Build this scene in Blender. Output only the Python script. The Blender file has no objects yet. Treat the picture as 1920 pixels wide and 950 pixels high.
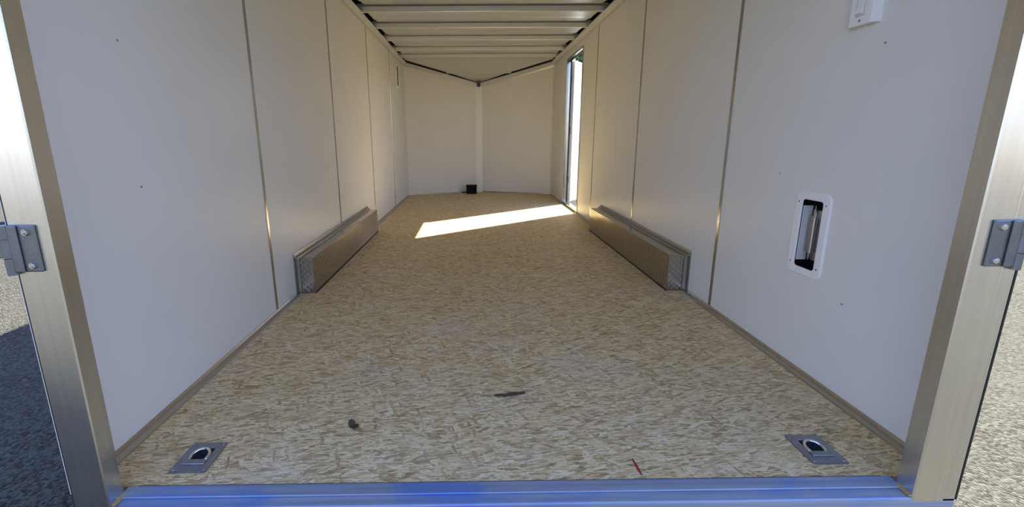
import bpy, bmesh, math, random
from mathutils import Matrix, Vector

random.seed(7)
scene = bpy.context.scene
COL = scene.collection

# ------------------------------------------------------------------ camera
cam_data = bpy.data.cameras.new('camera')
cam_data.sensor_fit = 'HORIZONTAL'
cam_data.sensor_width = 36.0
cam_data.lens = 775.71 / 1920 * 36.0
cam_data.shift_x = (960 - 893.32) / 1920
cam_data.shift_y = (419.72 - 475) / 1920
cam_data.clip_start = 0.02
cam_data.clip_end = 400
cam = bpy.data.objects.new('camera', cam_data)
COL.objects.link(cam)
pitch, yaw, roll = 0.2033, 0.0081, 0.0073
F = Vector((math.sin(yaw) * math.cos(pitch), math.cos(yaw) * math.cos(pitch), -math.sin(pitch)))
R0 = Vector((math.cos(yaw), -math.sin(yaw), 0))
D0 = F.cross(R0)
RR = math.cos(roll) * R0 + math.sin(roll) * D0
DD = -math.sin(roll) * R0 + math.cos(roll) * D0
M3 = Matrix((RR, -DD, -F)).transposed()
cam.matrix_world = Matrix.Translation((-0.1146, 0, 0.9481)) @ M3.to_4x4()
scene.camera = cam

# ------------------------------------------------------------------ sky, sun, exposure
SUN_DIR = Vector((1.0, 0.69, 1.02)).normalized()          # towards the sun
elev = math.asin(SUN_DIR.z)
world = bpy.data.worlds.new('world')
scene.world = world
world.use_nodes = True
wn = world.node_tree.nodes
wl = world.node_tree.links
wn.clear()
sky = wn.new('ShaderNodeTexSky')
sky.sky_type = 'NISHITA'
sky.sun_disc = False
sky.sun_elevation = elev
sky.sun_rotation = math.atan2(SUN_DIR.x, SUN_DIR.y)
sky.air_density = 1.2
sky.dust_density = 0.6
sky.ozone_density = 1.6
bgn = wn.new('ShaderNodeBackground')
bgn.inputs['Strength'].default_value = 0.225
wo = wn.new('ShaderNodeOutputWorld')
tint = wn.new('ShaderNodeMix')
tint.data_type = 'RGBA'
tint.blend_type = 'MULTIPLY'
tint.inputs[0].default_value = 1.0
tint.inputs[7].default_value = (1.0, 0.94, 1.14, 1)
wl.new(sky.outputs[0], tint.inputs[6])
wl.new(tint.outputs[2], bgn.inputs[0])
wl.new(bgn.outputs[0], wo.inputs[0])

sun_data = bpy.data.lights.new('sun', 'SUN')
sun_data.energy = 15.5
sun_data.angle = math.radians(0.53)
sun_data.color = (1.0, 0.95, 0.76)
sun = bpy.data.objects.new('sun', sun_data)
COL.objects.link(sun)
sun.rotation_euler = SUN_DIR.to_track_quat('Z', 'Y').to_euler()

scene.view_settings.view_transform = 'Standard'
scene.view_settings.look = 'None'
scene.view_settings.gamma = 1.0
scene.view_settings.use_curve_mapping = False
scene.view_settings.exposure = 0.74


# ------------------------------------------------------------------ helpers
def tag(o, label=None, cat=None, group=None, kind=None):
    if label: o['label'] = label
    if cat: o['category'] = cat
    if group: o['group'] = group
    if kind: o['kind'] = kind
    return o


def link_mesh(name, bm, mat, parent=None, smooth=False):
    me = bpy.data.meshes.new(name)
    bmesh.ops.recalc_face_normals(bm, faces=bm.faces[:])
    bm.to_mesh(me)
    bm.free()
    if mat: me.materials.append(mat)
    if smooth:
        for p in me.polygons: p.use_smooth = True
    o = bpy.data.objects.new(name, me)
    COL.objects.link(o)
    if parent: o.parent = parent
    return o


def share(name, src, parent, loc=None, rot=None):
    o = bpy.data.objects.new(name, src.data)
    COL.objects.link(o)
    o.parent = parent
    if loc is not None: o.location = loc
    if rot is not None: o.rotation_euler = rot
    return o


def empty(name, loc=(0, 0, 0), rot=(0, 0, 0)):
    o = bpy.data.objects.new(name, None)
    o.empty_display_size = 0.05
    COL.objects.link(o)
    o.location = loc
    o.rotation_euler = rot
    return o


def add_box(bm, x0, x1, y0, y1, z0, z1, bevel=0.0, seg=2):
    r = bmesh.ops.create_cube(bm, size=1.0)
    vs = r['verts']
    for v in vs:
        v.co = Vector(((x0 + x1) / 2 + v.co.x * (x1 - x0), (y0 + y1) / 2 + v.co.y * (y1 - y0), (z0 + z1) / 2 + v.co.z * (z1 - z0)))
    if bevel > 0:
        es = set()
        for v in vs: es.update(v.link_edges)
        bmesh.ops.bevel(bm, geom=list(es), offset=bevel, segments=seg, affect='EDGES', profile=0.5)


def add_prism(bm, pts, a, b, axis='Y'):
    """pts: 2D outline; extruded from a to b along the axis. 2D = the other axes in order."""
    def P(p, t):
        if axis == 'Y': return (p[0], t, p[1])
        if axis == 'X': return (t, p[0], p[1])
        return (p[0], p[1], t)
    va = [bm.verts.new(P(p, a)) for p in pts]
    vb = [bm.verts.new(P(p, b)) for p in pts]
    n = len(pts)
    bm.faces.new(va)
    bm.faces.new(vb[::-1])
    for i in range(n):
        bm.faces.new((va[i], vb[i], vb[(i + 1) % n], va[(i + 1) % n]))


def add_cyl(bm, p0, p1, r0, r1=None, seg=16, caps=True):
    r1 = r0 if r1 is None else r1
    p0, p1 = Vector(p0), Vector(p1)
    d = p1 - p0
    q = d.to_track_quat('Z', 'Y').to_matrix().to_4x4()
    bmesh.ops.create_cone(bm, cap_ends=caps, cap_tris=False, segments=seg, radius1=r0, radius2=r1, depth=d.length,
                          matrix=Matrix.Translation((p0 + p1) / 2) @ q)


def add_tube(bm, pts, r, seg=10, closed=False):
    n = len(pts)
    rings = []
    pts = [Vector(p) for p in pts]
    up = Vector((0, 0, 1))
    for i, p in enumerate(pts):
        if closed: t = pts[(i + 1) % n] - pts[i - 1]
        else: t = pts[min(i + 1, n - 1)] - pts[max(i - 1, 0)]
        t.normalize()
        s = t.cross(up)
        if s.length < 1e-4: s = t.cross(Vector((1, 0, 0)))
        s.normalize()
        u = s.cross(t)
        rings.append([bm.verts.new(p + r * (math.cos(a) * s + math.sin(a) * u)) for a in [2 * math.pi * k / seg for k in range(seg)]])
    m = n if closed else n - 1
    for i in range(m):
        A, B = rings[i], rings[(i + 1) % n]
        for k in range(seg):
            bm.faces.new((A[k], A[(k + 1) % seg], B[(k + 1) % seg], B[k]))
    if not closed:
        bm.faces.new(rings[0][::-1]); bm.faces.new(rings[-1])


def rrect(w, h, r, n=6):
    out = []
    for cx, cy, a0 in ((w / 2 - r, h / 2 - r, 0), (-w / 2 + r, h / 2 - r, 90), (-w / 2 + r, -h / 2 + r, 180), (w / 2 - r, -h / 2 + r, 270)):
        for i in range(n + 1):
            a = math.radians(a0 + 90 * i / n)
            out.append((cx + r * math.cos(a), cy + r * math.sin(a)))
    return out


def slab_with_holes(u0, u1, v0, v1, holes):
    """cells (u0,u1,v0,v1) of the rectangle minus rectangular holes"""
    us = sorted({u0, u1, *[h[0] for h in holes], *[h[1] for h in holes]})
    vs = sorted({v0, v1, *[h[2] for h in holes], *[h[3] for h in holes]})
    cells = []
    for i in range(len(us) - 1):
        for j in range(len(vs) - 1):
            cu, cv = (us[i] + us[i + 1]) / 2, (vs[j] + vs[j + 1]) / 2
            if not any(h[0] < cu < h[1] and h[2] < cv < h[3] for h in holes):
                cells.append((us[i], us[i + 1], vs[j], vs[j + 1]))
    return cells


# ------------------------------------------------------------------ materials
class N:
    def __init__(self, name):
        self.m = bpy.data.materials.new(name)
        self.m.use_nodes = True
        self.t = self.m.node_tree
        self.b = self.t.nodes['Principled BSDF']

    def n(self, kind, **kw):
        x = self.t.nodes.new(kind)
        for k, v in kw.items():
            setattr(x, k, v)
        return x

    def l(self, a, b): self.t.links.new(a, b)

    def coords(self, scale=(1, 1, 1), rot=(0, 0, 0), src='Object', add=None):
        tc = self.n('ShaderNodeTexCoord')
        mp = self.n('ShaderNodeMapping')
        mp.inputs['Scale'].default_value = scale
        mp.inputs['Rotation'].default_value = rot
        self.l(tc.outputs[src], mp.inputs['Vector'])
        return mp.outputs['Vector']

    def noise(self, vec, scale, detail=4, rough=0.55):
        x = self.n('ShaderNodeTexNoise')
        x.inputs['Scale'].default_value = scale
        x.inputs['Detail'].default_value = detail
        x.inputs['Roughness'].default_value = rough
        if vec is not None: self.l(vec, x.inputs['Vector'])
        return x

    def ramp(self, fac, stops, interp='LINEAR'):
        r = self.n('ShaderNodeValToRGB')
        r.color_ramp.interpolation = interp
        e = r.color_ramp.elements
        while len(e) > 1: e.remove(e[-1])
        e[0].position = stops[0][0]; e[0].color = stops[0][1]
        for p, c in stops[1:]:
            k = e.new(p); k.color = c
        self.l(fac, r.inputs['Fac'])
        return r.outputs['Color']

    def mix(self, fac, a, b, blend='MIX'):
        x = self.n('ShaderNodeMix', data_type='RGBA', blend_type=blend)
        for sock, val in ((x.inputs[0], fac), (x.inputs[6], a), (x.inputs[7], b)):
            if hasattr(val, 'links') or isinstance(val, bpy.types.NodeSocket): self.l(val, sock)
            else: sock.default_value = val
        return x.outputs[2]

    def math(self, op, a, b=0.0, c=None):
        x = self.n('ShaderNodeMath', operation=op)
        for i, v in enumerate((a, b) if c is None else (a, b, c)):
            if isinstance(v, bpy.types.NodeSocket): self.l(v, x.inputs[i])
            else: x.inputs[i].default_value = v
        return x.outputs[0]

    def bump(self, h, strength=0.3, dist=0.002):
        x = self.n('ShaderNodeBump')
        x.inputs['Strength'].default_value = strength
        x.inputs['Distance'].default_value = dist
        self.l(h, x.inputs['Height'])
        self.l(x.outputs[0], self.b.inputs['Normal'])

    def set(self, **kw):
        for k, v in kw.items():
            s = self.b.inputs[k.replace('_', ' ')]
            if isinstance(v, bpy.types.NodeSocket): self.l(v, s)
            else: s.default_value = v
        return self


def G(v): return (v, v, v, 1)


def metal(name, col, rough, streak=(60, 60, 1.5), var=0.12, rvar=0.12, bump=0.0, spots=False):
    m = N(name)
    v = m.coords(streak)
    n1 = m.noise(v, 1.0, 5, 0.6)
    c0 = tuple(max(0, c * (1 - var)) for c in col) + (1,)
    c1 = tuple(min(1, c * (1 + var)) for c in col) + (1,)
    base = m.ramp(n1.outputs['Fac'], [(0.3, c0), (0.7, c1)])
    big = m.noise(m.coords((1, 1, 1)), 6, 3)
    r = m.ramp(big.outputs['Fac'], [(0.3, G(max(0.03, rough - rvar))), (0.72, G(rough + rvar))])
    m.set(Base_Color=base, Metallic=1.0, Roughness=r)
    if bump: m.bump(n1.outputs['Fac'], bump, 0.001)
    return m.m


def painted(name, col, rough=0.4, var=0.04, spec=0.5):
    m = N(name)
    n1 = m.noise(m.coords(), 2.5, 4)
    c0 = tuple(c * (1 - var) for c in col) + (1,)
    c1 = tuple(min(1, c * (1 + var)) for c in col) + (1,)
    m.set(Base_Color=m.ramp(n1.outputs['Fac'], [(0.3, c0), (0.7, c1)]), Roughness=rough)
    m.b.inputs['Specular IOR Level'].default_value = spec
    return m.m


def make_osb():
    m = N('oriented_strand_board')
    layers = []
    warp = m.noise(m.coords(), 14, 3)
    for i, (ang, sx, sy, off) in enumerate(((0.05, 14, 84, 0), (0.42, 17, 95, 3.1), (-0.5, 16, 90, 7.7), (1.15, 19, 80, 11.3), (-0.12, 34, 210, 5.2))):
        mp0 = m.n('ShaderNodeMapping')
        tc = m.n('ShaderNodeTexCoord')
        mp0.inputs['Rotation'].default_value = (0, 0, ang)
        mp0.inputs['Location'].default_value = (off, off * 1.7, 0)
        m.l(tc.outputs['Object'], mp0.inputs['Vector'])
        mp = m.n('ShaderNodeMapping')
        mp.inputs['Scale'].default_value = (sx, sy, 1)
        m.l(mp0.outputs[0], mp.inputs['Vector'])
        # jagged strand edges
        jn = m.noise(mp.outputs[0], 1.3, 3, 0.6)
        va = m.n('ShaderNodeVectorMath', operation='MULTIPLY_ADD')
        m.l(jn.outputs['Color'], va.inputs[0])
        va.inputs[1].default_value = (0.7, 0.7, 0)
        m.l(mp.outputs[0], va.inputs[2])
        vo = m.n('ShaderNodeTexVoronoi', voronoi_dimensions='2D', feature='F1')
        vo.inputs['Scale'].default_value = 1.0
        m.l(va.outputs[0], vo.inputs['Vector'])
        sep = m.n('ShaderNodeSeparateColor')
        m.l(vo.outputs['Color'], sep.inputs[0])
        # fibre grain along the strand
        gp = m.n('ShaderNodeMapping')
        gp.inputs['Scale'].default_value = (14, 420, 1)
        m.l(mp0.outputs[0], gp.inputs['Vector'])
        gn = m.noise(gp.outputs[0], 1.0, 2, 0.6)
        layers.append((sep.outputs[0], sep.outputs[1], vo.outputs['Distance'], gn.outputs['Fac']))
    stops = [(0.0, (0.17, 0.095, 0.04, 1)), (0.10, (0.40, 0.265, 0.12, 1)), (0.30, (0.60, 0.43, 0.205, 1)),
             (0.55, (0.76, 0.57, 0.30, 1)), (0.80, (0.84, 0.67, 0.38, 1)), (1.0, (0.88, 0.76, 0.50, 1))]
    col = None
    height = None
    thr = [0.0, 0.52, 0.58, 0.80, 0.55]
    for i, (v, mk, dist, gr) in enumerate(layers):
        vv = m.math('ADD', m.math('MULTIPLY', v, 0.86), m.math('MULTIPLY', gr, 0.34))
        vv = m.math('SUBTRACT', vv, 0.06)
        c = m.ramp(vv, stops)
        if i == 0:
            col = c; height = mk
        else:
            k = m.math('GREATER_THAN', mk, thr[i])
            col = m.mix(k, col, c)
            height = m.math('ADD', height, m.math('MULTIPLY', k, 0.8))
    # small dark bark and resin flecks
    for sc, ang, lo, hi, amt in (((26, 150, 1), 0.06, 0.60, 0.66, 0.60), ((34, 190, 1), -0.35, 0.63, 0.69, 0.6), ((48, 380, 1), 0.02, 0.61, 0.67, 0.75), ((60, 420, 1), 0.5, 0.64, 0.70, 0.65)):
        fl = m.noise(m.coords(sc, (0, 0, ang)), 1.0, 2, 0.7)
        fk = m.ramp(fl.outputs['Fac'], [(lo, G(0)), (hi, G(1))])
        col = m.mix(m.math('MULTIPLY', fk, amt), col, (0.12, 0.07, 0.036, 1))
    # traffic dust: pale patches of their own shape
    dn = m.noise(m.coords((1, 1.6, 1)), 2.2, 5, 0.6)
    dk = m.ramp(dn.outputs['Fac'], [(0.50, G(0)), (0.72, G(1))])
    col = m.mix(m.math('MULTIPLY', dk, 0.30), col, (0.70, 0.635, 0.55, 1))
    m.set(Base_Color=col, Roughness=0.62)
    m.b.inputs['Specular IOR Level'].default_value = 0.35
    m.bump(height, 0.35, 0.0012)
    return m.m


def make_ground():
    m = N('pale_gravel_asphalt')
    v = m.coords()
    vo = m.n('ShaderNodeTexVoronoi', feature='F1')
    vo.inputs['Scale'].default_value = 70
    m.l(v, vo.inputs['Vector'])
    sep = m.n('ShaderNodeSeparateColor')
    m.l(vo.outputs['Color'], sep.inputs[0])
    c = m.ramp(sep.outputs[0], [(0, (0.020, 0.020, 0.019, 1)), (0.4, (0.054, 0.053, 0.048, 1)), (1, (0.104, 0.101, 0.090, 1))])
    big = m.noise(v, 0.9, 5)
    c = m.mix(m.ramp(big.outputs['Fac'], [(0.35, G(0)), (0.75, G(0.45))]), c, (0.088, 0.085, 0.075, 1))
    m.set(Base_Color=c, Roughness=0.95)
    m.b.inputs['Specular IOR Level'].default_value = 0.12
    m.bump(m.math('SUBTRACT', 1.0, vo.outputs['Distance']), 0.8, 0.012)
    return m.m


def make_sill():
    # aluminium with skylight blue put into its colour, bluer in noise patches
    m = N('worn_sky_tinted_sill')
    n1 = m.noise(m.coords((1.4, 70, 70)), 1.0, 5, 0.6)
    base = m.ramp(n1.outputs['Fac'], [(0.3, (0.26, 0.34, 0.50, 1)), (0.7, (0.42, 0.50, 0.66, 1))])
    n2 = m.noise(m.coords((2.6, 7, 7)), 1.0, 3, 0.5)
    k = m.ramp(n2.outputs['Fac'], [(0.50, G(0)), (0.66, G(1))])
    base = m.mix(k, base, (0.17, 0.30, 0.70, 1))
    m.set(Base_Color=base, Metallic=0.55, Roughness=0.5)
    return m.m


MAT = {}
MAT['osb'] = make_osb()
MAT['ground'] = make_ground()
MAT['panel'] = painted('white_liner_panel', (0.775, 0.765, 0.735), 0.36, 0.02)
MAT['skin'] = painted('white_exterior_skin', (0.80, 0.80, 0.79), 0.3, 0.02)
MAT['strip'] = metal('joint_strip_aluminium', (0.45, 0.45, 0.44), 0.20, (80, 80, 1.0), 0.06, 0.05)
MAT['post'] = metal('brushed_post_aluminium', (0.73, 0.725, 0.69), 0.30, (70, 70, 1.2), 0.06, 0.03)
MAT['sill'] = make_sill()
MAT['trim'] = metal('mill_trim_aluminium', (0.40, 0.395, 0.37), 0.34, (60, 1.2, 60), 0.08, 0.07)
MAT['roof'] = metal('galvanised_roof_sheet', (0.73, 0.745, 0.725), 0.37, (0.4, 7, 7), 0.04, 0.008)
MAT['bow'] = metal('roof_bow_aluminium', (0.66, 0.67, 0.64), 0.36, (0.6, 12, 12), 0.05, 0.03)
MAT['bow'].node_tree.nodes['Principled BSDF'].inputs['Metallic'].default_value = 0.35
MAT['plate'] = metal('tread_plate_aluminium', (0.42, 0.385, 0.34), 0.20, (20, 20, 20), 0.06, 0.06)
MAT['cove'] = metal('cove_aluminium', (0.46, 0.41, 0.33), 0.38, (60, 1.2, 60), 0.08, 0.05)
MAT['hinge'] = metal('dark_zinc_hinge', (0.20, 0.225, 0.26), 0.40, (30, 30, 30), 0.10, 0.06)
MAT['chrome'] = metal('bright_zinc', (0.80, 0.81, 0.82), 0.18, (30, 30, 30), 0.05, 0.05)
MAT['zinc'] = metal('zinc_plate', (0.30, 0.33, 0.40), 0.36, (30, 30, 30), 0.12, 0.08)
MAT['black'] = painted('black_plastic_and_shade', (0.006, 0.006, 0.007), 0.7, 0.1, 0.15)
MAT['rubber'] = painted('black_rubber', (0.02, 0.02, 0.02), 0.7, 0.1)
MAT['dark'] = painted('dark_cavity', (0.055, 0.055, 0.06), 0.7, 0.1)
MAT['white_plastic'] = painted('white_plastic', (0.86, 0.86, 0.85), 0.32, 0.01)
MAT['grey_plastic'] = painted('grey_plastic', (0.62, 0.63, 0.63), 0.4, 0.02)
MAT['dull'] = metal('dull_steel', (0.42, 0.40, 0.37), 0.42, (40, 40, 3), 0.15, 0.08)
MAT['leaf'] = painted('tree_leaves', (0.10, 0.19, 0.045), 0.55, 0.35)
MAT['bark'] = painted('tree_bark', (0.12, 0.085, 0.06), 0.9, 0.3)
MAT['chip'] = painted('dark_wood_flake', (0.10, 0.062, 0.035), 0.7, 0.25)
MAT['dryleaf'] = painted('dry_leaf', (0.075, 0.05, 0.03), 0.7, 0.25)
MAT['red'] = painted('red_plastic', (0.33, 0.025, 0.02), 0.45, 0.1)
MAT['caulk'] = painted('white_sealant', (0.88, 0.87, 0.83), 0.3, 0.01)

# ------------------------------------------------------------------ dimensions
HW = 1.22            # inside half width
HZ = 2.152           # underside of roof bows / wall height
GZ = -0.65           # ground level
Y0 = 0.972           # walls begin behind the posts
SEAMS_L = [2.192, 3.412, 4.632, 5.852]
SEAMS_R = [2.192, 3.412, 4.632]
YC = 7.06            # corner where the nose begins
YA = 7.46            # nose apex
ZA = 1.88            # wall height at the apex
DY0, DY1, DZ0, DZ1 = 5.24, 6.06, 0.035, 2.0     # side door opening
VR = (1.59, 0.565)   # vent centre on right wall (Y, Z)
VL = (6.47, 1.865)   # vent centre on left wall
VW, VH = 0.105, 0.280
RING_POS = [(-0.958, 1.103), (0.938, 1.103)]
PW, PL = 0.110, 0.122

# ------------------------------------------------------------------ ground
bm = bmesh.new()
add_box(bm, -60, 60, -60, 60, GZ - 0.4, GZ)
g = link_mesh('ground', bm, MAT['ground'])
tag(g, 'pale gravelly asphalt ground around the trailer', 'ground', kind='structure')

# ------------------------------------------------------------------ floor
bm = bmesh.new()
holes = [(x - 0.042, x + 0.042, y - 0.048, y + 0.048) for x, y in RING_POS]
for u0, u1, v0, v1 in slab_with_holes(-HW, HW, 0.997, YC, holes):
    add_box(bm, u0, u1, v0, v1, -0.03, 0.0)
add_prism(bm, [(-HW, YC), (HW, YC), (0.07, YA), (-0.07, YA)], -0.03, 0.0, 'Z')
bmesh.ops.remove_doubles(bm, verts=bm.verts[:], dist=1e-5)
floor = link_mesh('floor', bm, MAT['osb'])
tag(floor, 'tan oriented strand board floor of the empty trailer', 'floor', kind='structure')
bm = bmesh.new()
add_box(bm, -1.26, 1.26, 1.0, YC, -0.16, -0.06)
sub = link_mesh('underfloor_frame', bm, MAT['dark'], floor)

# ------------------------------------------------------------------ walls
def wall_panel(parent, side, y0, y1, z0=0.0, z1=HZ, holes=()):
    bm = bmesh.new()
    for u0, u1, v0, v1 in slab_with_holes(y0, y1, z0, z1, list(holes)):
        a, b = sorted((side * HW, side * (HW + 0.006)))
        add_box(bm, a, b, u0, u1, v0, v1)
    bmesh.ops.remove_doubles(bm, verts=bm.verts[:], dist=1e-5)
    return link_mesh('wall_panel', bm, MAT['panel'], parent)


def joint_strip(parent, side, y, w=0.023):
    bm = bmesh.new()
    h = w / 2
    prof = [(-h, 0.0), (-h, 0.0014), (-h + 0.002, 0.003), (h - 0.002, 0.003), (h, 0.0014), (h, 0.0)]
    add_prism(bm, [(side * (HW - d), y + u) for u, d in prof], 0.012, HZ - 0.045, 'Z')
    return link_mesh('joint_strip', bm, MAT['strip'], parent)


def hole_of(c): return (c[0] - VW / 2, c[0] + VW / 2, c[1] - VH / 2, c[1] + VH / 2)


def skin(name, side, holes, label):
    bm = bmesh.new()
    a, b = sorted((side * 1.266, side * 1.272))
    for u0, u1, v0, v1 in slab_with_holes(1.02, YC, -0.16, 2.26, list(holes)):
        add_box(bm, a, b, u0, u1, v0, v1)
    bmesh.ops.remove_doubles(bm, verts=bm.verts[:], dist=1e-5)
    o = link_mesh(name, bm, MAT['skin'])
    return tag(o, label, 'wall', kind='structure')


wall_left = skin('wall_left', -1, [], 'white panelled left side wall of the trailer with slim metal joint strips')
edges = [Y0] + SEAMS_L + [YC]
for i in range(len(edges) - 1):
    a, b = edges[i], edges[i + 1]
    hs = [hole_of(VL)] if a < VL[0] < b else []
    wall_panel(wall_left, -1, a + 0.0008, b - 0.0008, holes=hs)
for y in SEAMS_L: joint_strip(wall_left, -1, y)
bm = bmesh.new(); add_prism(bm, [(-HW, YC - 0.03), (-HW + 0.006, YC - 0.03), (-HW + 0.012, YC + 0.008), (-HW, YC + 0.012)], 0.0, HZ - 0.045, 'Z')
link_mesh('corner_strip', bm, MAT['panel'], wall_left)

wall_right = skin('wall_right', 1, [(DY0, DY1, DZ0 - 0.02, DZ1)], 'white panelled right side wall of the trailer with the side doorway')
edges = [Y0] + SEAMS_R + [DY0]
for i in range(len(edges) - 1):
    a, b = edges[i], edges[i + 1]
    hs = [hole_of(VR)] if a < VR[0] < b else []
    wall_panel(wall_right, 1, a + 0.0008, b - 0.0008, holes=hs)
wall_panel(wall_right, 1, DY1, YC)
wall_panel(wall_right, 1, DY0, DY1, DZ1, HZ)
for y in SEAMS_R: joint_strip(wall_right, 1, y)
bm = bmesh.new(); add_prism(bm, [(HW, YC - 0.03), (HW - 0.006, YC - 0.03), (HW - 0.012, YC + 0.008), (HW, YC + 0.012)], 0.0, HZ - 0.045, 'Z')
link_mesh('corner_strip', bm, MAT['panel'], wall_right)

# rivet heads on the side walls
rv = bmesh.new()
bmesh.ops.create_uvsphere(rv, u_segments=10, v_segments=6, radius=0.0042)
for v in rv.verts: v.co.x *= 0.45
rivet0 = link_mesh('rivet', rv, MAT['dull'], wall_left)
rivet0.location = (-HW, 1.391, 1.257)
for side, y, z in ((-1, 1.387, 0.799), (1, 1.412, 1.242), (1, 1.793, 0.791), (1, 1.399, 0.351), (1, 3.08, 0.354), (-1, 2.992, 0.364), (-1, 2.588, 0.365)):
    share('rivet', rivet0, wall_left if side < 0 else wall_right, (side * HW, y, z))

# nose walls: two panels meeting at a flat centre strip
def nose_wall(name, s, label):
    bm = bmesh.new()
    a = Vector((s * HW, YC, 0)); b = Vector((s * 0.055, YA, 0))
    t = (b - a).normalized(); nrm = Vector((-t.y, t.x, 0))
    if nrm.y < 0: nrm = -nrm
    vs = []
    for off in (Vector((0, 0, 0)), nrm * 0.006):
        vs.append([bm.verts.new(a + off), bm.verts.new(b + off), bm.verts.new(b + off + Vector((0, 0, ZA))), bm.verts.new(a + off + Vector((0, 0, HZ)))])
    A, B = vs
    bm.faces.new(A); bm.faces.new(B[::-1])
    for i in range(4): bm.faces.new((A[i], B[i], B[(i + 1) % 4], A[(i + 1) % 4]))
    o = link_mesh(name, bm, MAT['panel'])
    tag(o, label, 'wall', kind='structure')
    bm = bmesh.new()
    o2 = nrm * 0.06
    q = [a + o2 + Vector((0, 0, -0.16)), b + o2 + Vector((0, 0, -0.16)), b + o2 + Vector((0, 0, 2.0)), a + o2 + Vector((0, 0, 2.26))]
    r = [p + nrm * 0.005 for p in q]
    A = [bm.verts.new(p) for p in q]; B = [bm.verts.new(p) for p in r]
    bm.faces.new(A); bm.faces.new(B[::-1])
    for i in range(4): bm.faces.new((A[i], B[i], B[(i + 1) % 4], A[(i + 1) % 4]))
    link_mesh('outer_skin', bm, MAT['skin'], o)
    # top rail along the sloping edge, set a little below the roof
    bm = bmesh.new()
    p0 = a + Vector((0, 0, HZ)); p1 = b + Vector((0, 0, ZA))
    q = []
    for p in (p0, p1):
        q.append([p - nrm * 0.016 + Vector((0, 0, 0.012)), p - nrm * 0.016 + Vector((0, 0, -0.050)), p - nrm * 0.0 + Vector((0, 0, -0.075)), p + Vector((0, 0, 0.012))])
    A = [bm.verts.new(p) for p in q[0]]; B = [bm.verts.new(p) for p in q[1]]
    bm.faces.new(A); bm.faces.new(B[::-1])
    for i in range(4): bm.faces.new((A[i], B[i], B[(i + 1) % 4], A[(i + 1) % 4]))
    link_mesh('top_rail', bm, MAT['bow'], o)
    # metal cove along the base
    bm = bmesh.new()
    q = []
    for p in (a, b):
        q.append([p, p + Vector((0, 0, 0.022)), p - nrm * 0.003 + Vector((0, 0, 0.022)), p - nrm * 0.014 + Vector((0, 0, 0.002)), p - nrm * 0.014])
    A = [bm.verts.new(p) for p in q[0]]; B = [bm.verts.new(p) for p in q[1]]
    bm.faces.new(A); bm.faces.new(B[::-1])
    for i in range(5): bm.faces.new((A[i], B[i], B[(i + 1) % 5], A[(i + 1) % 5]))
    link_mesh('base_cove', bm, MAT['strip'], o)
    return o


nose_wall('wall_front_left', -1, 'left half of the white V-shaped nose wall')
nose_wall('wall_front_right', 1, 'right half of the white V-shaped nose wall')
bm = bmesh.new()
add_prism(bm, [(-0.062, YA - 0.008), (-0.05, YA - 0.012), (0.05, YA - 0.012), (0.062, YA - 0.008), (0.062, YA + 0.06), (-0.062, YA + 0.06)], 0.0, ZA + 0.01, 'Z')
ns = link_mesh('trim_1', bm, MAT['white_plastic'])
tag(ns, 'narrow white vertical strip covering the nose corner', 'trim', kind='structure')
for z, h, s in ((0.52, 0.22, 0.024), (1.0, 0.34, 0.02), (0.33, 0.05, 0.03), (1.42, 0.30, 0.02)):
    bm = bmesh.new(); add_box(bm, -s, s + 0.012, YA - 0.0145, YA - 0.012, z, z + h, 0.001, 1)
    link_mesh('sealant_patch', bm, MAT['caulk'], ns)

# ------------------------------------------------------------------ ceiling
BOWS = [1.25, 1.87, 2.49, 3.11, 3.725, 4.335, 4.93, 5.52, 6.14, 6.63]
bm = bmesh.new()
add_box(bm, -1.262, 1.262, 0.96, 6.98, 2.236, 2.242)
ceiling = link_mesh('ceiling', bm, MAT['black'])  # deck coloured black to deepen the shade in the gaps between sheets
tag(ceiling, 'bare grey metal roof sheets between exposed roof bows', 'ceiling', kind='structure')
# one roof sheet per bay: it leaves one bow low and rises slightly towards the next
def roof_sheet(y0, y1):
    bm = bmesh.new()
    L = y1 - y0
    prof = []
    for k in range(13):
        u = k / 12
        z = HZ + 0.004 + 0.040 * (u ** 1.5) - 0.009 * math.exp(-((u - 0.55) / 0.10) ** 2)
        prof.append((y0 + 0.034 + u * (L - 0.034 - 0.080), z))
    pr = prof + [(p[0], p[1] + 0.004) for p in prof[::-1]]
    add_prism(bm, pr, -1.125, 1.125, 'X')
    return link_mesh('roof_sheet', bm, MAT['roof'], ceiling)
for a_, b_ in zip([0.99] + BOWS, BOWS): roof_sheet(a_, b_)
bw = bmesh.new()
add_prism(bw, [(-0.018, 0.070), (-0.018, 0.044), (-0.004, 0.003), (0.0, 0.0), (0.032, 0.0), (0.036, 0.004), (0.036, 0.070)], -1.21, 1.21, 'X')
bow0 = link_mesh('roof_bow', bw, MAT['bow'], ceiling)
bow0.location = (0, BOWS[0], HZ)
for y in BOWS[1:]: share('roof_bow', bow0, ceiling, (0, y, HZ))

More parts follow.
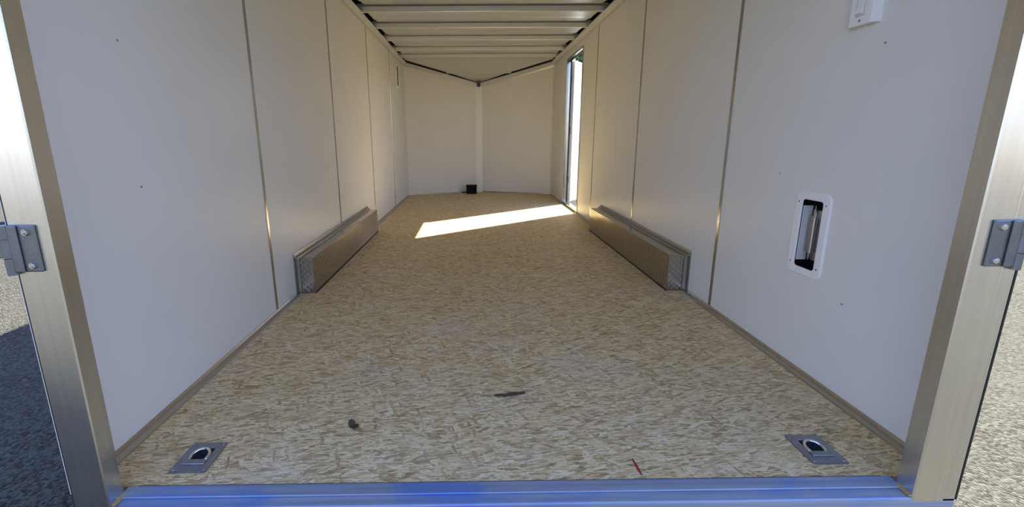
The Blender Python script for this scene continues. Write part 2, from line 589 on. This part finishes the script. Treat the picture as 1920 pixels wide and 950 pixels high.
# sloping nose roof
bm = bmesh.new()
def zroof(y): return HZ + 0.03 + (ZA + 0.035 - HZ - 0.03) * max(0, (y - 6.98)) / (YA - 6.98)
rows = []
for y in (6.665, 6.74, 6.98, 7.06, 7.2, 7.32, YA + 0.02):
    w = 1.16 if y <= YC - 0.1 else max(0.06, 1.16 * (YA + 0.03 - y) / (YA + 0.03 - YC + 0.06) - 0.03)
    z = zroof(y)
    rows.append([bm.verts.new((-w, y, z)), bm.verts.new((w, y, z)), bm.verts.new((w, y, z + 0.008)), bm.verts.new((-w, y, z + 0.008))])
for i in range(len(rows) - 1):
    A, B = rows[i], rows[i + 1]
    for k in range(4): bm.faces.new((A[k], A[(k + 1) % 4], B[(k + 1) % 4], B[k]))
bm.faces.new(rows[0]); bm.faces.new(rows[-1][::-1])
nose_roof = link_mesh('ceiling_nose', bm, MAT['bow'], ceiling)
bm = bmesh.new()
for yy, hwid in ((7.245, 0.54),):
    z = zroof(yy)
    add_box(bm, -hwid, hwid, yy + 0.004, yy + 0.03, z - 0.022, z - 0.002)
link_mesh('nose_bow', bm, MAT['bow'], ceiling)
bm = bmesh.new()
add_prism(bm, [(-0.03, YA - 0.05), (0.03, YA - 0.05), (0.02, YA + 0.01), (-0.02, YA + 0.01)], ZA - 0.06, ZA + 0.03, 'Z')
link_mesh('nose_bracket', bm, MAT['dark'], ceiling)
bm = bmesh.new(); add_box(bm, -0.16, 0.16, YA + 0.045, YA + 0.09, -0.16, 2.06)
link_mesh('nose_cap', bm, MAT['skin'], ceiling)
for s_ in (-1, 1):   # added to block stray light between the nose roofs; dark colour stands for shade
    bm = bmesh.new()
    p0 = Vector((s_ * 1.255, YC + 0.01, HZ - 0.02)); p1 = Vector((s_ * 0.03, YA + 0.045, ZA - 0.03))
    q = [p0, p1, p1 + Vector((0, 0, 0.16)), p0 + Vector((0, 0, 0.12))]
    A = [bm.verts.new(v) for v in q]; B = [bm.verts.new(v + Vector((0, 0.008, 0))) for v in q]
    bm.faces.new(A); bm.faces.new(B[::-1])
    for i in range(4): bm.faces.new((A[i], B[i], B[(i + 1) % 4], A[(i + 1) % 4]))
    link_mesh('nose_shade_fill', bm, MAT['dark'], ceiling)
# outer roof
bm = bmesh.new()
add_prism(bm, [(-1.272, 2.20), (-1.272, 2.225), (-1.24, 2.262), (1.24, 2.262), (1.272, 2.225), (1.272, 2.20), (1.262, 2.20), (1.235, 2.252), (-1.235, 2.252), (-1.262, 2.20)], 0.93, YC, 'Y')
link_mesh('outer_roof', bm, MAT['skin'], ceiling)
bm = bmesh.new()
A = [bm.verts.new(p) for p in ((-1.272, YC, 2.262), (1.272, YC, 2.262), (0.1, YA + 0.07, 2.0), (-0.1, YA + 0.07, 2.0))]
B = [bm.verts.new((v.co.x, v.co.y, v.co.z - 0.01)) for v in A]
bm.faces.new(A); bm.faces.new(B[::-1])
for i in range(4): bm.faces.new((A[i], B[i], B[(i + 1) % 4], A[(i + 1) % 4]))
link_mesh('outer_nose_roof', bm, MAT['skin'], ceiling)

# wall-top trim rails
def top_rail(name, s, label):
    bm = bmesh.new()
    pr = [(s * HW, HZ - 0.055), (s * (HW - 0.004), HZ - 0.055), (s * (HW - 0.006), HZ - 0.030), (s * (HW - 0.030), HZ - 0.004), (s * (HW - 0.050), HZ - 0.002), (s * (HW - 0.050), HZ + 0.002), (s * (HW - 0.028), HZ + 0.003), (s * HW, HZ + 0.003)]
    add_prism(bm, pr, Y0, YC - 0.005, 'Y')
    o = link_mesh(name, bm, MAT['bow'])
    return tag(o, label, 'trim', kind='structure')


top_rail('trim_2', -1, 'aluminium cove rail along the top of the left wall')
top_rail('trim_3', 1, 'aluminium cove rail along the top of the right wall')

# base coves
def base_cove(name, s, y0, y1, label):
    bm = bmesh.new()
    pr = [(s * HW, 0.0), (s * HW, 0.016), (s * (HW - 0.003), 0.016), (s * (HW - 0.008), 0.007), (s * (HW - 0.034), 0.0045), (s * (HW - 0.038), 0.0)]
    for a, b in y1 if isinstance(y1, list) else [(y0, y1)]:
        add_prism(bm, pr, a, b, 'Y')
    o = link_mesh(name, bm, MAT['cove'])
    return tag(o, label, 'baseboard', kind='structure')


base_cove('baseboard_left', -1, 0, [(0.972, 2.44), (4.27, YC)], 'low aluminium cove trim along the foot of the left wall')
base_cove('baseboard_right', 1, 0, [(0.972, 2.42), (4.25, DY0), (DY1, YC)], 'low aluminium cove trim along the foot of the right wall')

# ------------------------------------------------------------------ rear frame
YR = 0.925
def rear_post(name, s, xi, xo, label, groove):
    bm = bmesh.new()
    if groove:
        pr = [(s * xi, YR + 0.003), (s * (xi + 0.003), YR), (s * (xo - 0.037), YR), (s * (xo - 0.035), YR + 0.003), (s * (xo - 0.033), YR + 0.001), (s * (xo - 0.003), YR + 0.001), (s * xo, YR + 0.004), (s * xo, 0.97), (s * xi, 0.970)]
    else:
        pr = [(s * xi, YR + 0.003), (s * (xi + 0.003), YR), (s * xo, YR), (s * xo, 0.97), (s * xi, 0.970)]
    add_prism(bm, pr, -0.012, 2.20, 'Z')
    o = link_mesh(name, bm, MAT['post'])
    tag(o, label, 'post', kind='structure')
    bm = bmesh.new()
    a, b = sorted((s * (xo + 0.0005), s * (xo + 0.0045)))
    add_box(bm, a, b, YR + 0.001, 0.965, -0.01, 2.20)
    link_mesh('edge_seal', bm, MAT['rubber'], o)
    bm = bmesh.new(); a, b = sorted((s * 1.165, s * HW)); add_box(bm, a, b, 0.970, 1.0, -0.03, 2.2)
    link_mesh('corner_filler', bm, MAT['post'], o)
    bm = bmesh.new()   # weld bead at the foot
    a, b = sorted((s * (xi - 0.006), s * (xi + 0.001)))
    add_prism(bm, [(s * (xi - 0.007), 0.0), (s * xi, 0.008), (s * (xi + 0.002), 0.0)], YR + 0.004, 0.968, 'Y')
    link_mesh('weld_bead', bm, MAT['chrome'], o)
    return o


rear_post('trim_4', -1, 1.0775, 1.166, 'brushed aluminium rear door post at the left of the opening', False)
rear_post('trim_5', 1, 1.0545, 1.172, 'brushed aluminium rear door post at the right of the opening', True)
bm = bmesh.new(); add_box(bm, -1.17, 1.17, YR, 0.995, 2.06, 2.20, 0.003)
tag(link_mesh('trim_6', bm, MAT['post']), 'aluminium header across the top of the rear opening', 'trim', kind='structure')
# sill: raised inner plate and a slightly lower outer lip
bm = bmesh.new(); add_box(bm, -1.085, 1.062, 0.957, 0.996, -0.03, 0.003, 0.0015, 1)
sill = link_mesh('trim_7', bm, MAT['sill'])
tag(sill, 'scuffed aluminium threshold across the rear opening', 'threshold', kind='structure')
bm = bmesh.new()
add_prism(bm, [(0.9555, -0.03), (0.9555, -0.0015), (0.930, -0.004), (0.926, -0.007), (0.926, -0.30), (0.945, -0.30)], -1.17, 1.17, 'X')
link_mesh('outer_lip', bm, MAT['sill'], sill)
bm = bmesh.new(); add_box(bm, -1.16, 1.165, 0.95, 1.0, -0.34, -0.031, 0.003)
link_mesh('rear_crossmember', bm, MAT['post'], sill)
bm = bmesh.new(); add_box(bm, -1.06, 1.04, 0.9962, 0.9985, -0.02, 0.0012)
link_mesh('floor_edge_seam', bm, MAT['dark'], sill)

# ------------------------------------------------------------------ wheel boxes
def lozenge(bm, o, u, v, nrm, L=0.023, Wd=0.0065, H=0.0016):
    p = [o + u * L / 2, o + v * Wd / 2, o - u * L / 2, o - v * Wd / 2]
    top = [o + u * L * 0.28 + nrm * H, o + v * Wd * 0.22 + nrm * H, o - u * L * 0.28 + nrm * H, o - v * Wd * 0.22 + nrm * H]
    A = [bm.verts.new(x) for x in p]; B = [bm.verts.new(x) for x in top]
    bm.faces.new(B)
    for i in range(4): bm.faces.new((A[i], A[(i + 1) % 4], B[(i + 1) % 4], B[i]))


def tread(bm, org, du, dv, nrm, nu, nv, pitch):
    k = math.sqrt(0.5)
    for i in range(nu):
        for j in range(nv):
            o = org + du * (pitch * (i + 0.5)) + dv * (pitch * (j + 0.5))
            if (i + j) % 2: u, v = (du + dv) * k, (dv - du) * k
            else: u, v = (du - dv) * k, (dv + du) * k
            lozenge(bm, o, u, v, nrm)


def wheel_box(s, xin, y0, y1, h, label):
    t = empty('wheel_box', (s * HW, (y0 + y1) / 2, 0))
    tag(t, label, 'wheel box', 'wheel boxes on the floor')
    L = (y1 - y0) / 2
    w = HW - xin
    def X(d): return -s * d
    bm = bmesh.new()
    a, b = sorted((X(0.0), X(w)))
    add_box(bm, a, b, -L, L, 0.0, h, 0.003)
    link_mesh('cover_plate', bm, MAT['plate'], t)
    bm = bmesh.new()
    pitch = 0.0185
    tread(bm, Vector((X(w), -L + 0.006, 0.008)), Vector((0, 1, 0)), Vector((0, 0, 1)), Vector((-s, 0, 0)), int((2 * L - 0.012) / pitch), int((h - 0.012) / pitch), pitch)
    d0 = X(w - 0.004) if s > 0 else X(0.022)
    tread(bm, Vector((min(X(w - 0.006), X(0.02)), -L, 0.008)), Vector((1, 0, 0)), Vector((0, 0, 1)), Vector((0, -1, 0)), int((w - 0.026) / pitch), int((h - 0.012) / pitch), pitch)
    for f in bm.faces: pass
    o = link_mesh('tread_pattern', bm, MAT['plate'], t)
    o['kind'] = 'stuff'
    # angle trim on the wall around the box
    bm = bmesh.new()
    pr = [(X(0.0005), h), (X(0.0005), h + 0.030), (X(0.006), h + 0.030), (X(0.010), h + 0.010), (X(0.030), h + 0.008), (X(0.032), h)]
    add_prism(bm, pr, -L - 0.03, L + 0.03, 'Y')
    link_mesh('top_trim', bm, MAT['trim'], t)
    for e in (-1, 1):
        bm = bmesh.new()
        pr = [(X(0.0005), e * L), (X(0.0005), e * (L + 0.030)), (X(0.006), e * (L + 0.030)), (X(0.010), e * (L + 0.010)), (X(0.028), e * (L + 0.008)), (X(0.030), e * L)]
        add_prism(bm, pr, 0.0, h, 'Z')
        link_mesh('end_trim', bm, MAT['trim'], t)
    bm = bmesh.new()
    a, b = sorted((X(w), X(w + 0.004)))
    add_box(bm, a, b, -L, L, 0, 0.006)
    link_mesh('base_seal', bm, MAT['rubber'], t)
    return t


wheel_box(-1, 1.112, 2.48, 4.25, 0.236, 'tread plate wheel box along the foot of the left wall')
wheel_box(1, 1.100, 2.46, 4.22, 0.236, 'tread plate wheel box along the foot of the right wall')

# ------------------------------------------------------------------ wall vents
def wall_vent(s, y, z, label):
    t = empty('wall_vent', (s * HW, y, z))
    tag(t, label, 'vent', 'recessed wall vents')
    inn = -s
    # bezel: rounded frame with a rectangular rounded opening
    bm = bmesh.new()
    out0 = rrect(0.172, 0.338, 0.030); out1 = rrect(0.162, 0.328, 0.028); inn1 = rrect(0.108, 0.282, 0.014); inn0 = rrect(0.100, 0.274, 0.012)
    rings = []
    for o2, d in ((out0, 0.0), (out0, 0.003), (out1, 0.0065), (inn1, 0.0065), (inn0, 0.0045), (inn0, 0.001)):
        rings.append([bm.verts.new((inn * d, p[0], p[1])) for p in o2])
    for a, b in zip(rings, rings[1:]):
        n = len(a)
        for i in range(n): bm.faces.new((a[i], a[(i + 1) % n], b[(i + 1) % n], b[i]))
    link_mesh('bezel', bm, MAT['white_plastic'], t, False)
    # cavity: five sides
    bm = bmesh.new()
    d = s * 0.040
    hw, hh = 0.0505, 0.1375
    p = [(-hw, -hh), (hw, -hh), (hw, hh), (-hw, hh)]
    A = [bm.verts.new((-s * 0.001, *q)) for q in p]; B = [bm.verts.new((d, *q)) for q in p]
    bm.faces.new(B)
    for i in range(4): bm.faces.new((A[i], A[(i + 1) % 4], B[(i + 1) % 4], B[i]))
    link_mesh('cavity', bm, MAT['black'], t)
    # far side liner of the recess, paler; the other vent is mounted the other way round
    bm = bmesh.new()
    a, b = sorted((s * 0.002, s * 0.038)); add_box(bm, a, b, s * 0.0445 if s > 0 else -0.050, 0.050 if s > 0 else -0.0445, -0.115, 0.110)
    link_mesh('side_liner', bm, MAT['grey_plastic'], t)
    # flap plate and pivot rod
    bm = bmesh.new()
    a, b = sorted((s * 0.022, s * 0.026)); add_box(bm, a, b, -0.046, 0.040, -0.075, 0.072, 0.001, 1)
    link_mesh('flap', bm, MAT['dull'], t)
    bm = bmesh.new()
    add_cyl(bm, (s * 0.014, 0.0, -0.128), (s * 0.014, 0.0, 0.128), 0.0042, seg=12)
    rod = link_mesh('pivot_rod', bm, MAT['chrome'], t, True)
    bm = bmesh.new()
    add_cyl(bm, (s * 0.014, 0.0, -0.074), (s * 0.014, 0.0, 0.070), 0.0095, seg=12)
    link_mesh('rod_sleeve', bm, MAT['dull'], rod)
    for zz in (-0.085, 0.080):
        bm = bmesh.new(); a, b = sorted((s * 0.020, s * 0.038)); add_box(bm, a, b, -0.046, 0.020, zz - 0.020, zz + 0.020, 0.002, 1)
        link_mesh('bracket', bm, MAT['dull'], t)
    for yy in (-0.066, 0.066):
        for zz in (-0.125, 0.125):
            bm = bmesh.new(); add_cyl(bm, (inn * 0.0055, yy, zz), (inn * 0.0075, yy, zz), 0.0036, seg=10)
            link_mesh('screw', bm, MAT['zinc'], t)
    return t


wall_vent(1, VR[0], VR[1], 'white framed recessed vent on the near right wall panel')
wall_vent(-1, VL[0], VL[1], 'small distant white framed vent high on the left wall by the nose')

# ------------------------------------------------------------------ wall switch
t = empty('light_switch', (HW, 1.492, 1.372))
tag(t, 'white surface mounted light switch high on the near right wall', 'switch')
bm = bmesh.new()
prof = [(0.0, -0.050), (-0.022, -0.044), (-0.024, -0.040), (-0.024, 0.040), (-0.022, 0.044), (0.0, 0.050)]
vsa = [bm.verts.new((p[0], p[1], -0.058)) for p in prof]
vsm = [bm.verts.new((p[0] - (0.002 if p[0] else 0), p[1], -0.050)) for p in prof]
vsn = [bm.verts.new((p[0] - (0.002 if p[0] else 0), p[1], 0.050)) for p in prof]
vsb = [bm.verts.new((p[0], p[1], 0.058)) for p in prof]
bm.faces.new(vsa); bm.faces.new(vsb[::-1])
for a, b in ((vsa, vsm), (vsm, vsn), (vsn, vsb)):
    for i in range(6): bm.faces.new((a[i], a[(i + 1) % 6], b[(i + 1) % 6], b[i]))
link_mesh('housing', bm, MAT['white_plastic'], t)
bm = bmesh.new(); add_box(bm, -0.0290, -0.0255, -0.018, 0.018, -0.030, 0.030, 0.0015)
link_mesh('surround', bm, MAT['grey_plastic'], t)
bm = bmesh.new(); add_prism(bm, [(-0.028, -0.024), (-0.036, -0.022), (-0.0305, 0.0), (-0.030, 0.024), (-0.028, 0.024)], -0.012, 0.012, 'Y')
rk = link_mesh('rocker', bm, MAT['white_plastic'], t)
for zz in (-0.044, 0.044):
    bm = bmesh.new(); add_cyl(bm, (-0.0255, 0, zz), (-0.0275, 0, zz), 0.0038, seg=10)
    link_mesh('screw', bm, MAT['zinc'], t)

# ------------------------------------------------------------------ recessed floor rings
def floor_ring(x, y, mirror, label):
    t = empty('tie_down_ring', (x, y, 0.0))
    tag(t, label, 'tie-down', 'recessed floor tie-down rings')
    bm = bmesh.new()
    outer0 = rrect(PW, PL, 0.008, 9); outer1 = rrect(PW - 0.006, PL - 0.006, 0.006, 9)
    n = len(outer0)
    # hole: D outline sampled to the same count
    hole = []
    for p in outer0:
        a = math.atan2(p[1], p[0])
        r = 0.041
        hx, hy = r * math.cos(a), r * 1.06 * math.sin(a)
        if hy < -0.030:
            k = -0.030 / hy; hx, hy = hx * (1 + (k - 1) * 0.1), -0.030
        hole.append((hx, hy))
    rings = []
    for o2, z in ((outer0, 0.0), (outer0, 0.0018), (outer1, 0.0030), (hole, 0.0030), (hole, 0.0005)):
        rings.append([bm.verts.new((p[0], p[1], z)) for p in o2])
    small = [(p[0] * 0.85, p[1] * 0.85) for p in hole]
    rings.append([bm.verts.new((p[0], p[1], -0.022)) for p in small])
    for a, b in zip(rings, rings[1:]):
        for i in range(n): bm.faces.new((a[i], a[(i + 1) % n], b[(i + 1) % n], b[i]))
    bm.faces.new(rings[-1])
    pan = link_mesh('pan_plate', bm, MAT['zinc'], t)
    pan.data.materials.append(MAT['dark'])
    for f in pan.data.polygons:
        if f.center.z < 0: f.material_index = 1
    # the D ring, lying in the pan
    bm = bmesh.new()
    pts = []
    for i in range(19):
        a = math.radians(-12 + 204 * i / 18)
        pts.append((0.026 * math.cos(a), 0.004 + 0.025 * math.sin(a), 0.0035 + 0.004 * math.sin(a)))
    pts += [(-0.023, -0.014, 0.001), (-0.012, -0.019, 0.0005), (0.012, -0.019, 0.0005), (0.023, -0.014, 0.001)]
    add_tube(bm, pts, 0.0046, 10, True)
    link_mesh('ring', bm, MAT['chrome'], t, True)
    bm = bmesh.new()
    add_box(bm, -0.034, 0.034, -0.0315, -0.013, 0.002, 0.0065, 0.0018)
    link_mesh('clamp_bar', bm, MAT['zinc'], t)
    for xx in (-0.044, 0.044):
        for yy in (-0.050, 0.050):
            bm = bmesh.new(); add_cyl(bm, (xx, yy, 0.0025), (xx, yy, 0.0042), 0.0042, 0.0034, seg=10)
            link_mesh('rivet', bm, MAT['zinc'], t)
    return t


floor_ring(*RING_POS[0], False, 'recessed steel tie-down ring in the floor by the left post')
floor_ring(*RING_POS[1], True, 'recessed steel tie-down ring in the floor by the right post')

# ------------------------------------------------------------------ rear door hinges and folded-back rear doors
def hinge(s, xi, xk, z0, z1, label):
    zc = (z0 + z1) / 2; h = (z1 - z0) / 2
    t = empty('door_hinge', (s * xk, YR, zc))
    tag(t, label, 'hinge', 'rear door hinges')
    w = xk - xi
    def X(d): return s * d
    # leaf on the post: outline with rounded inner corners, raised border and sunk middle
    bm = bmesh.new()
    a, b = sorted((X(-w), X(-0.004)))
    add_box(bm, a, b, -0.006, 0.0, -h, h, 0.003)
    leaf = link_mesh('post_leaf', bm, MAT['hinge'], t)
    bm = bmesh.new()
    a, b = sorted((X(-w * 0.42), X(-0.002)))
    add_box(bm, a, b, -0.011, -0.0055, -h, h, 0.0025)
    link_mesh('leaf_shoulder', bm, MAT['hinge'], leaf)
    for zz in (-h + 0.016, h - 0.016):
        bm = bmesh.new()
        add_cyl(bm, (X(-w + 0.019), -0.0055, zz), (X(-w + 0.019), -0.0105, zz), 0.0085, 0.0075, seg=6)
        add_cyl(bm, (X(-w + 0.019), -0.0105, zz), (X(-w + 0.019), -0.0120, zz), 0.0045, 0.003, seg=10)
        link_mesh('bolt_head', bm, MAT['chrome'], t)
    # knuckle barrel in three pieces
    for i, (a, b, r) in enumerate(((-h - 0.006, -h * 0.40, 0.0105), (-h * 0.38, h * 0.42, 0.0098), (h * 0.44, h, 0.0105))):
        bm = bmesh.new()
        add_cyl(bm, (X(0.003), -0.006, a), (X(0.003), -0.006, b), r, seg=18)
        link_mesh('knuckle', bm, MAT['hinge'], t)
    bm = bmesh.new()
    e = 1.300 - xk            # reaches out to the folded-back door, then turns back along it
    a, b = sorted((X(0.003), X(e)))
    add_box(bm, a, b, -0.010, -0.004, -h * 0.38, h * 0.78, 0.002)
    a, b = sorted((X(e - 0.006), X(e)))
    add_box(bm, a, b, -0.010, 0.196, -h * 0.38, h * 0.78, 0.002)
    link_mesh('door_strap', bm, MAT['hinge'], t)
    return t


hinge(-1, 1.104, 1.168, 0.655, 0.765, 'dark zinc door hinge on the left rear post')
hinge(1, 1.085, 1.152, 0.645, 0.757, 'dark zinc door hinge on the right rear post')


def rear_door(name, s, label):
    t = empty(name, (s * 1.29, 1.12, 0))
    tag(t, label, 'door', kind='structure')
    bm = bmesh.new(); a, b = sorted((0.008 * s, 0.030 * s)); add_box(bm, a, b, 0.03, 1.12, 0.03, 2.12)
    link_mesh('door_panel', bm, MAT['skin'], t)
    bm = bmesh.new(); a, b = sorted((0.004 * s, 0.036 * s))
    add_box(bm, a, b, 0.0, 0.03, 0.0, 2.15); add_box(bm, a, b, 1.12, 1.15, 0.0, 2.15)
    add_box(bm, a, b, 0.03, 1.12, 0.0, 0.03); add_box(bm, a, b, 0.03, 1.12, 2.12, 2.15)
    link_mesh('door_frame', bm, MAT['post'], t)


rear_door('door_1', -1, 'white rear door folded back along the left outside wall')
rear_door('door_2', 1, 'white rear door folded back along the right outside wall')

# ------------------------------------------------------------------ side door
bm = bmesh.new()
fx0, fx1 = HW - 0.010, 1.280
add_box(bm, fx0, fx1, DY0 - 0.022, DY0, DZ0 - 0.02, DZ1 + 0.022, 0.002)
add_box(bm, fx0, fx1, DY1, DY1 + 0.022, DZ0 - 0.02, DZ1 + 0.022, 0.002)
add_box(bm, fx0, fx1, DY0, DY1, DZ1, DZ1 + 0.022, 0.002)
add_box(bm, fx0, fx1, DY0, DY1, -0.02, DZ0, 0.002)
o = link_mesh('trim_8', bm, MAT['strip'])
tag(o, 'aluminium frame of the narrow side doorway', 'door frame', kind='structure')
bm = bmesh.new()
add_box(bm, 1.245, 1.279, DY0, DY0 + 0.006, DZ0, DZ1); add_box(bm, 1.262, 1.279, DY1 - 0.006, DY1, DZ0, DZ1); add_box(bm, 1.245, 1.279, DY0 + 0.006, DY1 - 0.006, DZ1 - 0.006, DZ1)
link_mesh('door_gasket', bm, MAT['rubber'], o)
ang = math.radians(140)
t = empty('door_3', (1.288, DY1 + 0.010, 0), (0, 0, ang))
tag(t, 'white side entry door swung open outside the doorway', 'door', kind='structure')
LW = DY1 - DY0 - 0.01
bm = bmesh.new(); add_box(bm, -0.030, 0.0, -LW + 0.035, -0.035, DZ0 + 0.03, DZ1 - 0.03); link_mesh('door_panel', bm, MAT['skin'], t)
bm = bmesh.new()
add_box(bm, -0.036, 0.006, -0.035, 0.0, DZ0, DZ1 - 0.005); add_box(bm, -0.036, 0.006, -LW, -LW + 0.035, DZ0, DZ1 - 0.005)
add_box(bm, -0.036, 0.006, -LW + 0.035, -0.035, DZ0, DZ0 + 0.03); add_box(bm, -0.036, 0.006, -LW + 0.035, -0.035, DZ1 - 0.035, DZ1 - 0.005)
link_mesh('door_edge_frame', bm, MAT['grey_plastic'], t)
bm = bmesh.new(); add_box(bm, -0.050, -0.030, -LW + 0.045, -LW + 0.085, 0.95, 1.10, 0.004); link_mesh('latch_case', bm, MAT['black'], t)
for zz in (0.35, 1.05, 1.75):
    bm = bmesh.new(); add_cyl(bm, (0, 0.006, zz - 0.05), (0, 0.006, zz + 0.05), 0.009, seg=12); link_mesh('hinge_knuckle', bm, MAT['hinge'], t)

# ------------------------------------------------------------------ black box in the nose
t = empty('junction_box', (-0.137, 7.262, 0.0))
tag(t, 'small black plastic box standing on the floor in the nose', 'box')
bm = bmesh.new(); add_box(bm, -0.090, 0.090, -0.055, 0.050, 0.0, 0.128, 0.006); link_mesh('body', bm, MAT['black'], t)
bm = bmesh.new(); add_box(bm, -0.096, 0.096, -0.061, 0.056, 0.126, 0.153, 0.006); lid = link_mesh('lid', bm, MAT['black'], t)
for xx in (-0.06, 0.06):
    bm = bmesh.new(); add_box(bm, xx - 0.011, xx + 0.011, -0.067, -0.054, 0.108, 0.140, 0.002); link_mesh('clasp', bm, MAT['black'], lid)

# ------------------------------------------------------------------ small litter on the floor
def flake(name, x, y, L, W, rot, mat, label, cat, curl=0.004, jag=0.25, seed=1):
    rnd = random.Random(seed)
    bm = bmesh.new()
    n = 9
    up, dn = [], []
    for i in range(n + 1):
        u = i / n
        w = W / 2 * (math.sin(math.pi * min(1, max(0, u * 0.9 + 0.05))) ** 0.5)
        z = 0.0012 + curl * (2 * u - 1) ** 2
        a = w * (1 + rnd.uniform(-jag, jag)); b = w * (1 + rnd.uniform(-jag, jag))
        up.append((L * (u - 0.5), a, z)); dn.append((L * (u - 0.5), -b, z))
    th = Vector((0, 0, 0.0012))
    rings = [[bm.verts.new(Vector(p) + o) for p, o in ((up[i], th), (dn[i], th), (dn[i], -th), (up[i], -th))] for i in range(n + 1)]
    for A, B in zip(rings, rings[1:]):
        for k in range(4): bm.faces.new((A[k], A[(k + 1) % 4], B[(k + 1) % 4], B[k]))
    bm.faces.new(rings[0]); bm.faces.new(rings[-1][::-1])
    o = link_mesh(name, bm, mat)
    o.location = (x, y, 0.0002); o.rotation_euler = (0, 0, rot)
    return tag(o, label, cat)


flake('wood_flake', 0.017, 1.399, 0.120, 0.020, 0.14, MAT['chip'], 'long dark brown wood flake on the floor near the middle', 'wood flake', 0.003, 0.3, 3)
flake('dry_leaf', -0.522, 1.232, 0.052, 0.024, -0.85, MAT['dryleaf'], 'crumpled dark dry leaf on the floor left of the middle', 'leaf', 0.012, 0.35, 5)
flake('red_splinter', 0.360, 1.040, 0.062, 0.0065, -1.5, MAT['red'], 'thin red plastic sliver on the floor just behind the threshold', 'sliver', 0.002, 0.15, 8)

# ------------------------------------------------------------------ trees beyond the side doorway
def tree(x, y, h, r, seed, label):
    rnd = random.Random(seed)
    t = empty('tree', (x, y, GZ))
    tag(t, label, 'tree', 'trees beyond the side doorway')
    bm = bmesh.new()
    pts = [(0, 0, 0), (0.05, 0.03, h * 0.25), (-0.05, 0.05, h * 0.5), (0.03, -0.02, h * 0.85)]
    for a, b, k in zip(pts, pts[1:], range(3)):
        add_cyl(bm, a, b, 0.16 * (1 - k * 0.28), 0.16 * (1 - (k + 1) * 0.28), seg=10)
    for k in range(9):
        a = k * 2.4; z = h * (0.35 + 0.05 * k)
        add_cyl(bm, (0, 0, z), (math.cos(a) * r * 0.7, math.sin(a) * r * 0.7, z + h * 0.12), 0.05, 0.015, seg=6)
    link_mesh('trunk', bm, MAT['bark'], t)
    verts, faces = [], []
    blobs = []
    for k in range(26):
        a = rnd.uniform(0, 6.283); u = rnd.random() ** 0.5; zz = rnd.uniform(0.3, 0.95)
        env = math.sin(math.pi * (zz - 0.2) / 0.85)
        blobs.append((math.cos(a) * r * u * env, math.sin(a) * r * u * env, h * zz, r * rnd.uniform(0.28, 0.45)))
    for bx, by, bz, br in blobs:
        for i in range(240):
            v = Vector((rnd.gauss(0, 1), rnd.gauss(0, 1), rnd.gauss(0, 1))).normalized() * br * rnd.uniform(0.75, 1.05)
            c = Vector((bx, by, bz)) + v
            d = Vector((rnd.gauss(0, 1), rnd.gauss(0, 1), rnd.gauss(0, 0.6))).normalized() * 0.10
            e = d.cross(Vector((rnd.gauss(0, 1), rnd.gauss(0, 1), 1))).normalized() * 0.05
            n0 = len(verts)
            verts += [c - d, c + e, c + d, c - e]
            faces.append((n0, n0 + 1, n0 + 2, n0 + 3))
    me = bpy.data.meshes.new('foliage'); me.from_pydata([tuple(v) for v in verts], [], faces); me.materials.append(MAT['leaf'])
    o = bpy.data.objects.new('foliage', me); COL.objects.link(o); o.parent = t
    o['kind'] = 'stuff'


tree(4.4, 16.6, 5.3, 1.5, 1, 'leafy green tree seen above the open side door, nearest the trailer')
tree(8.6, 20.5, 6.2, 2.0, 2, 'leafy green tree standing farther off to the right, beyond the open side door')
tree(3.6, 23.5, 4.9, 1.8, 3, 'lower leafy green tree behind the open side door, farthest away')
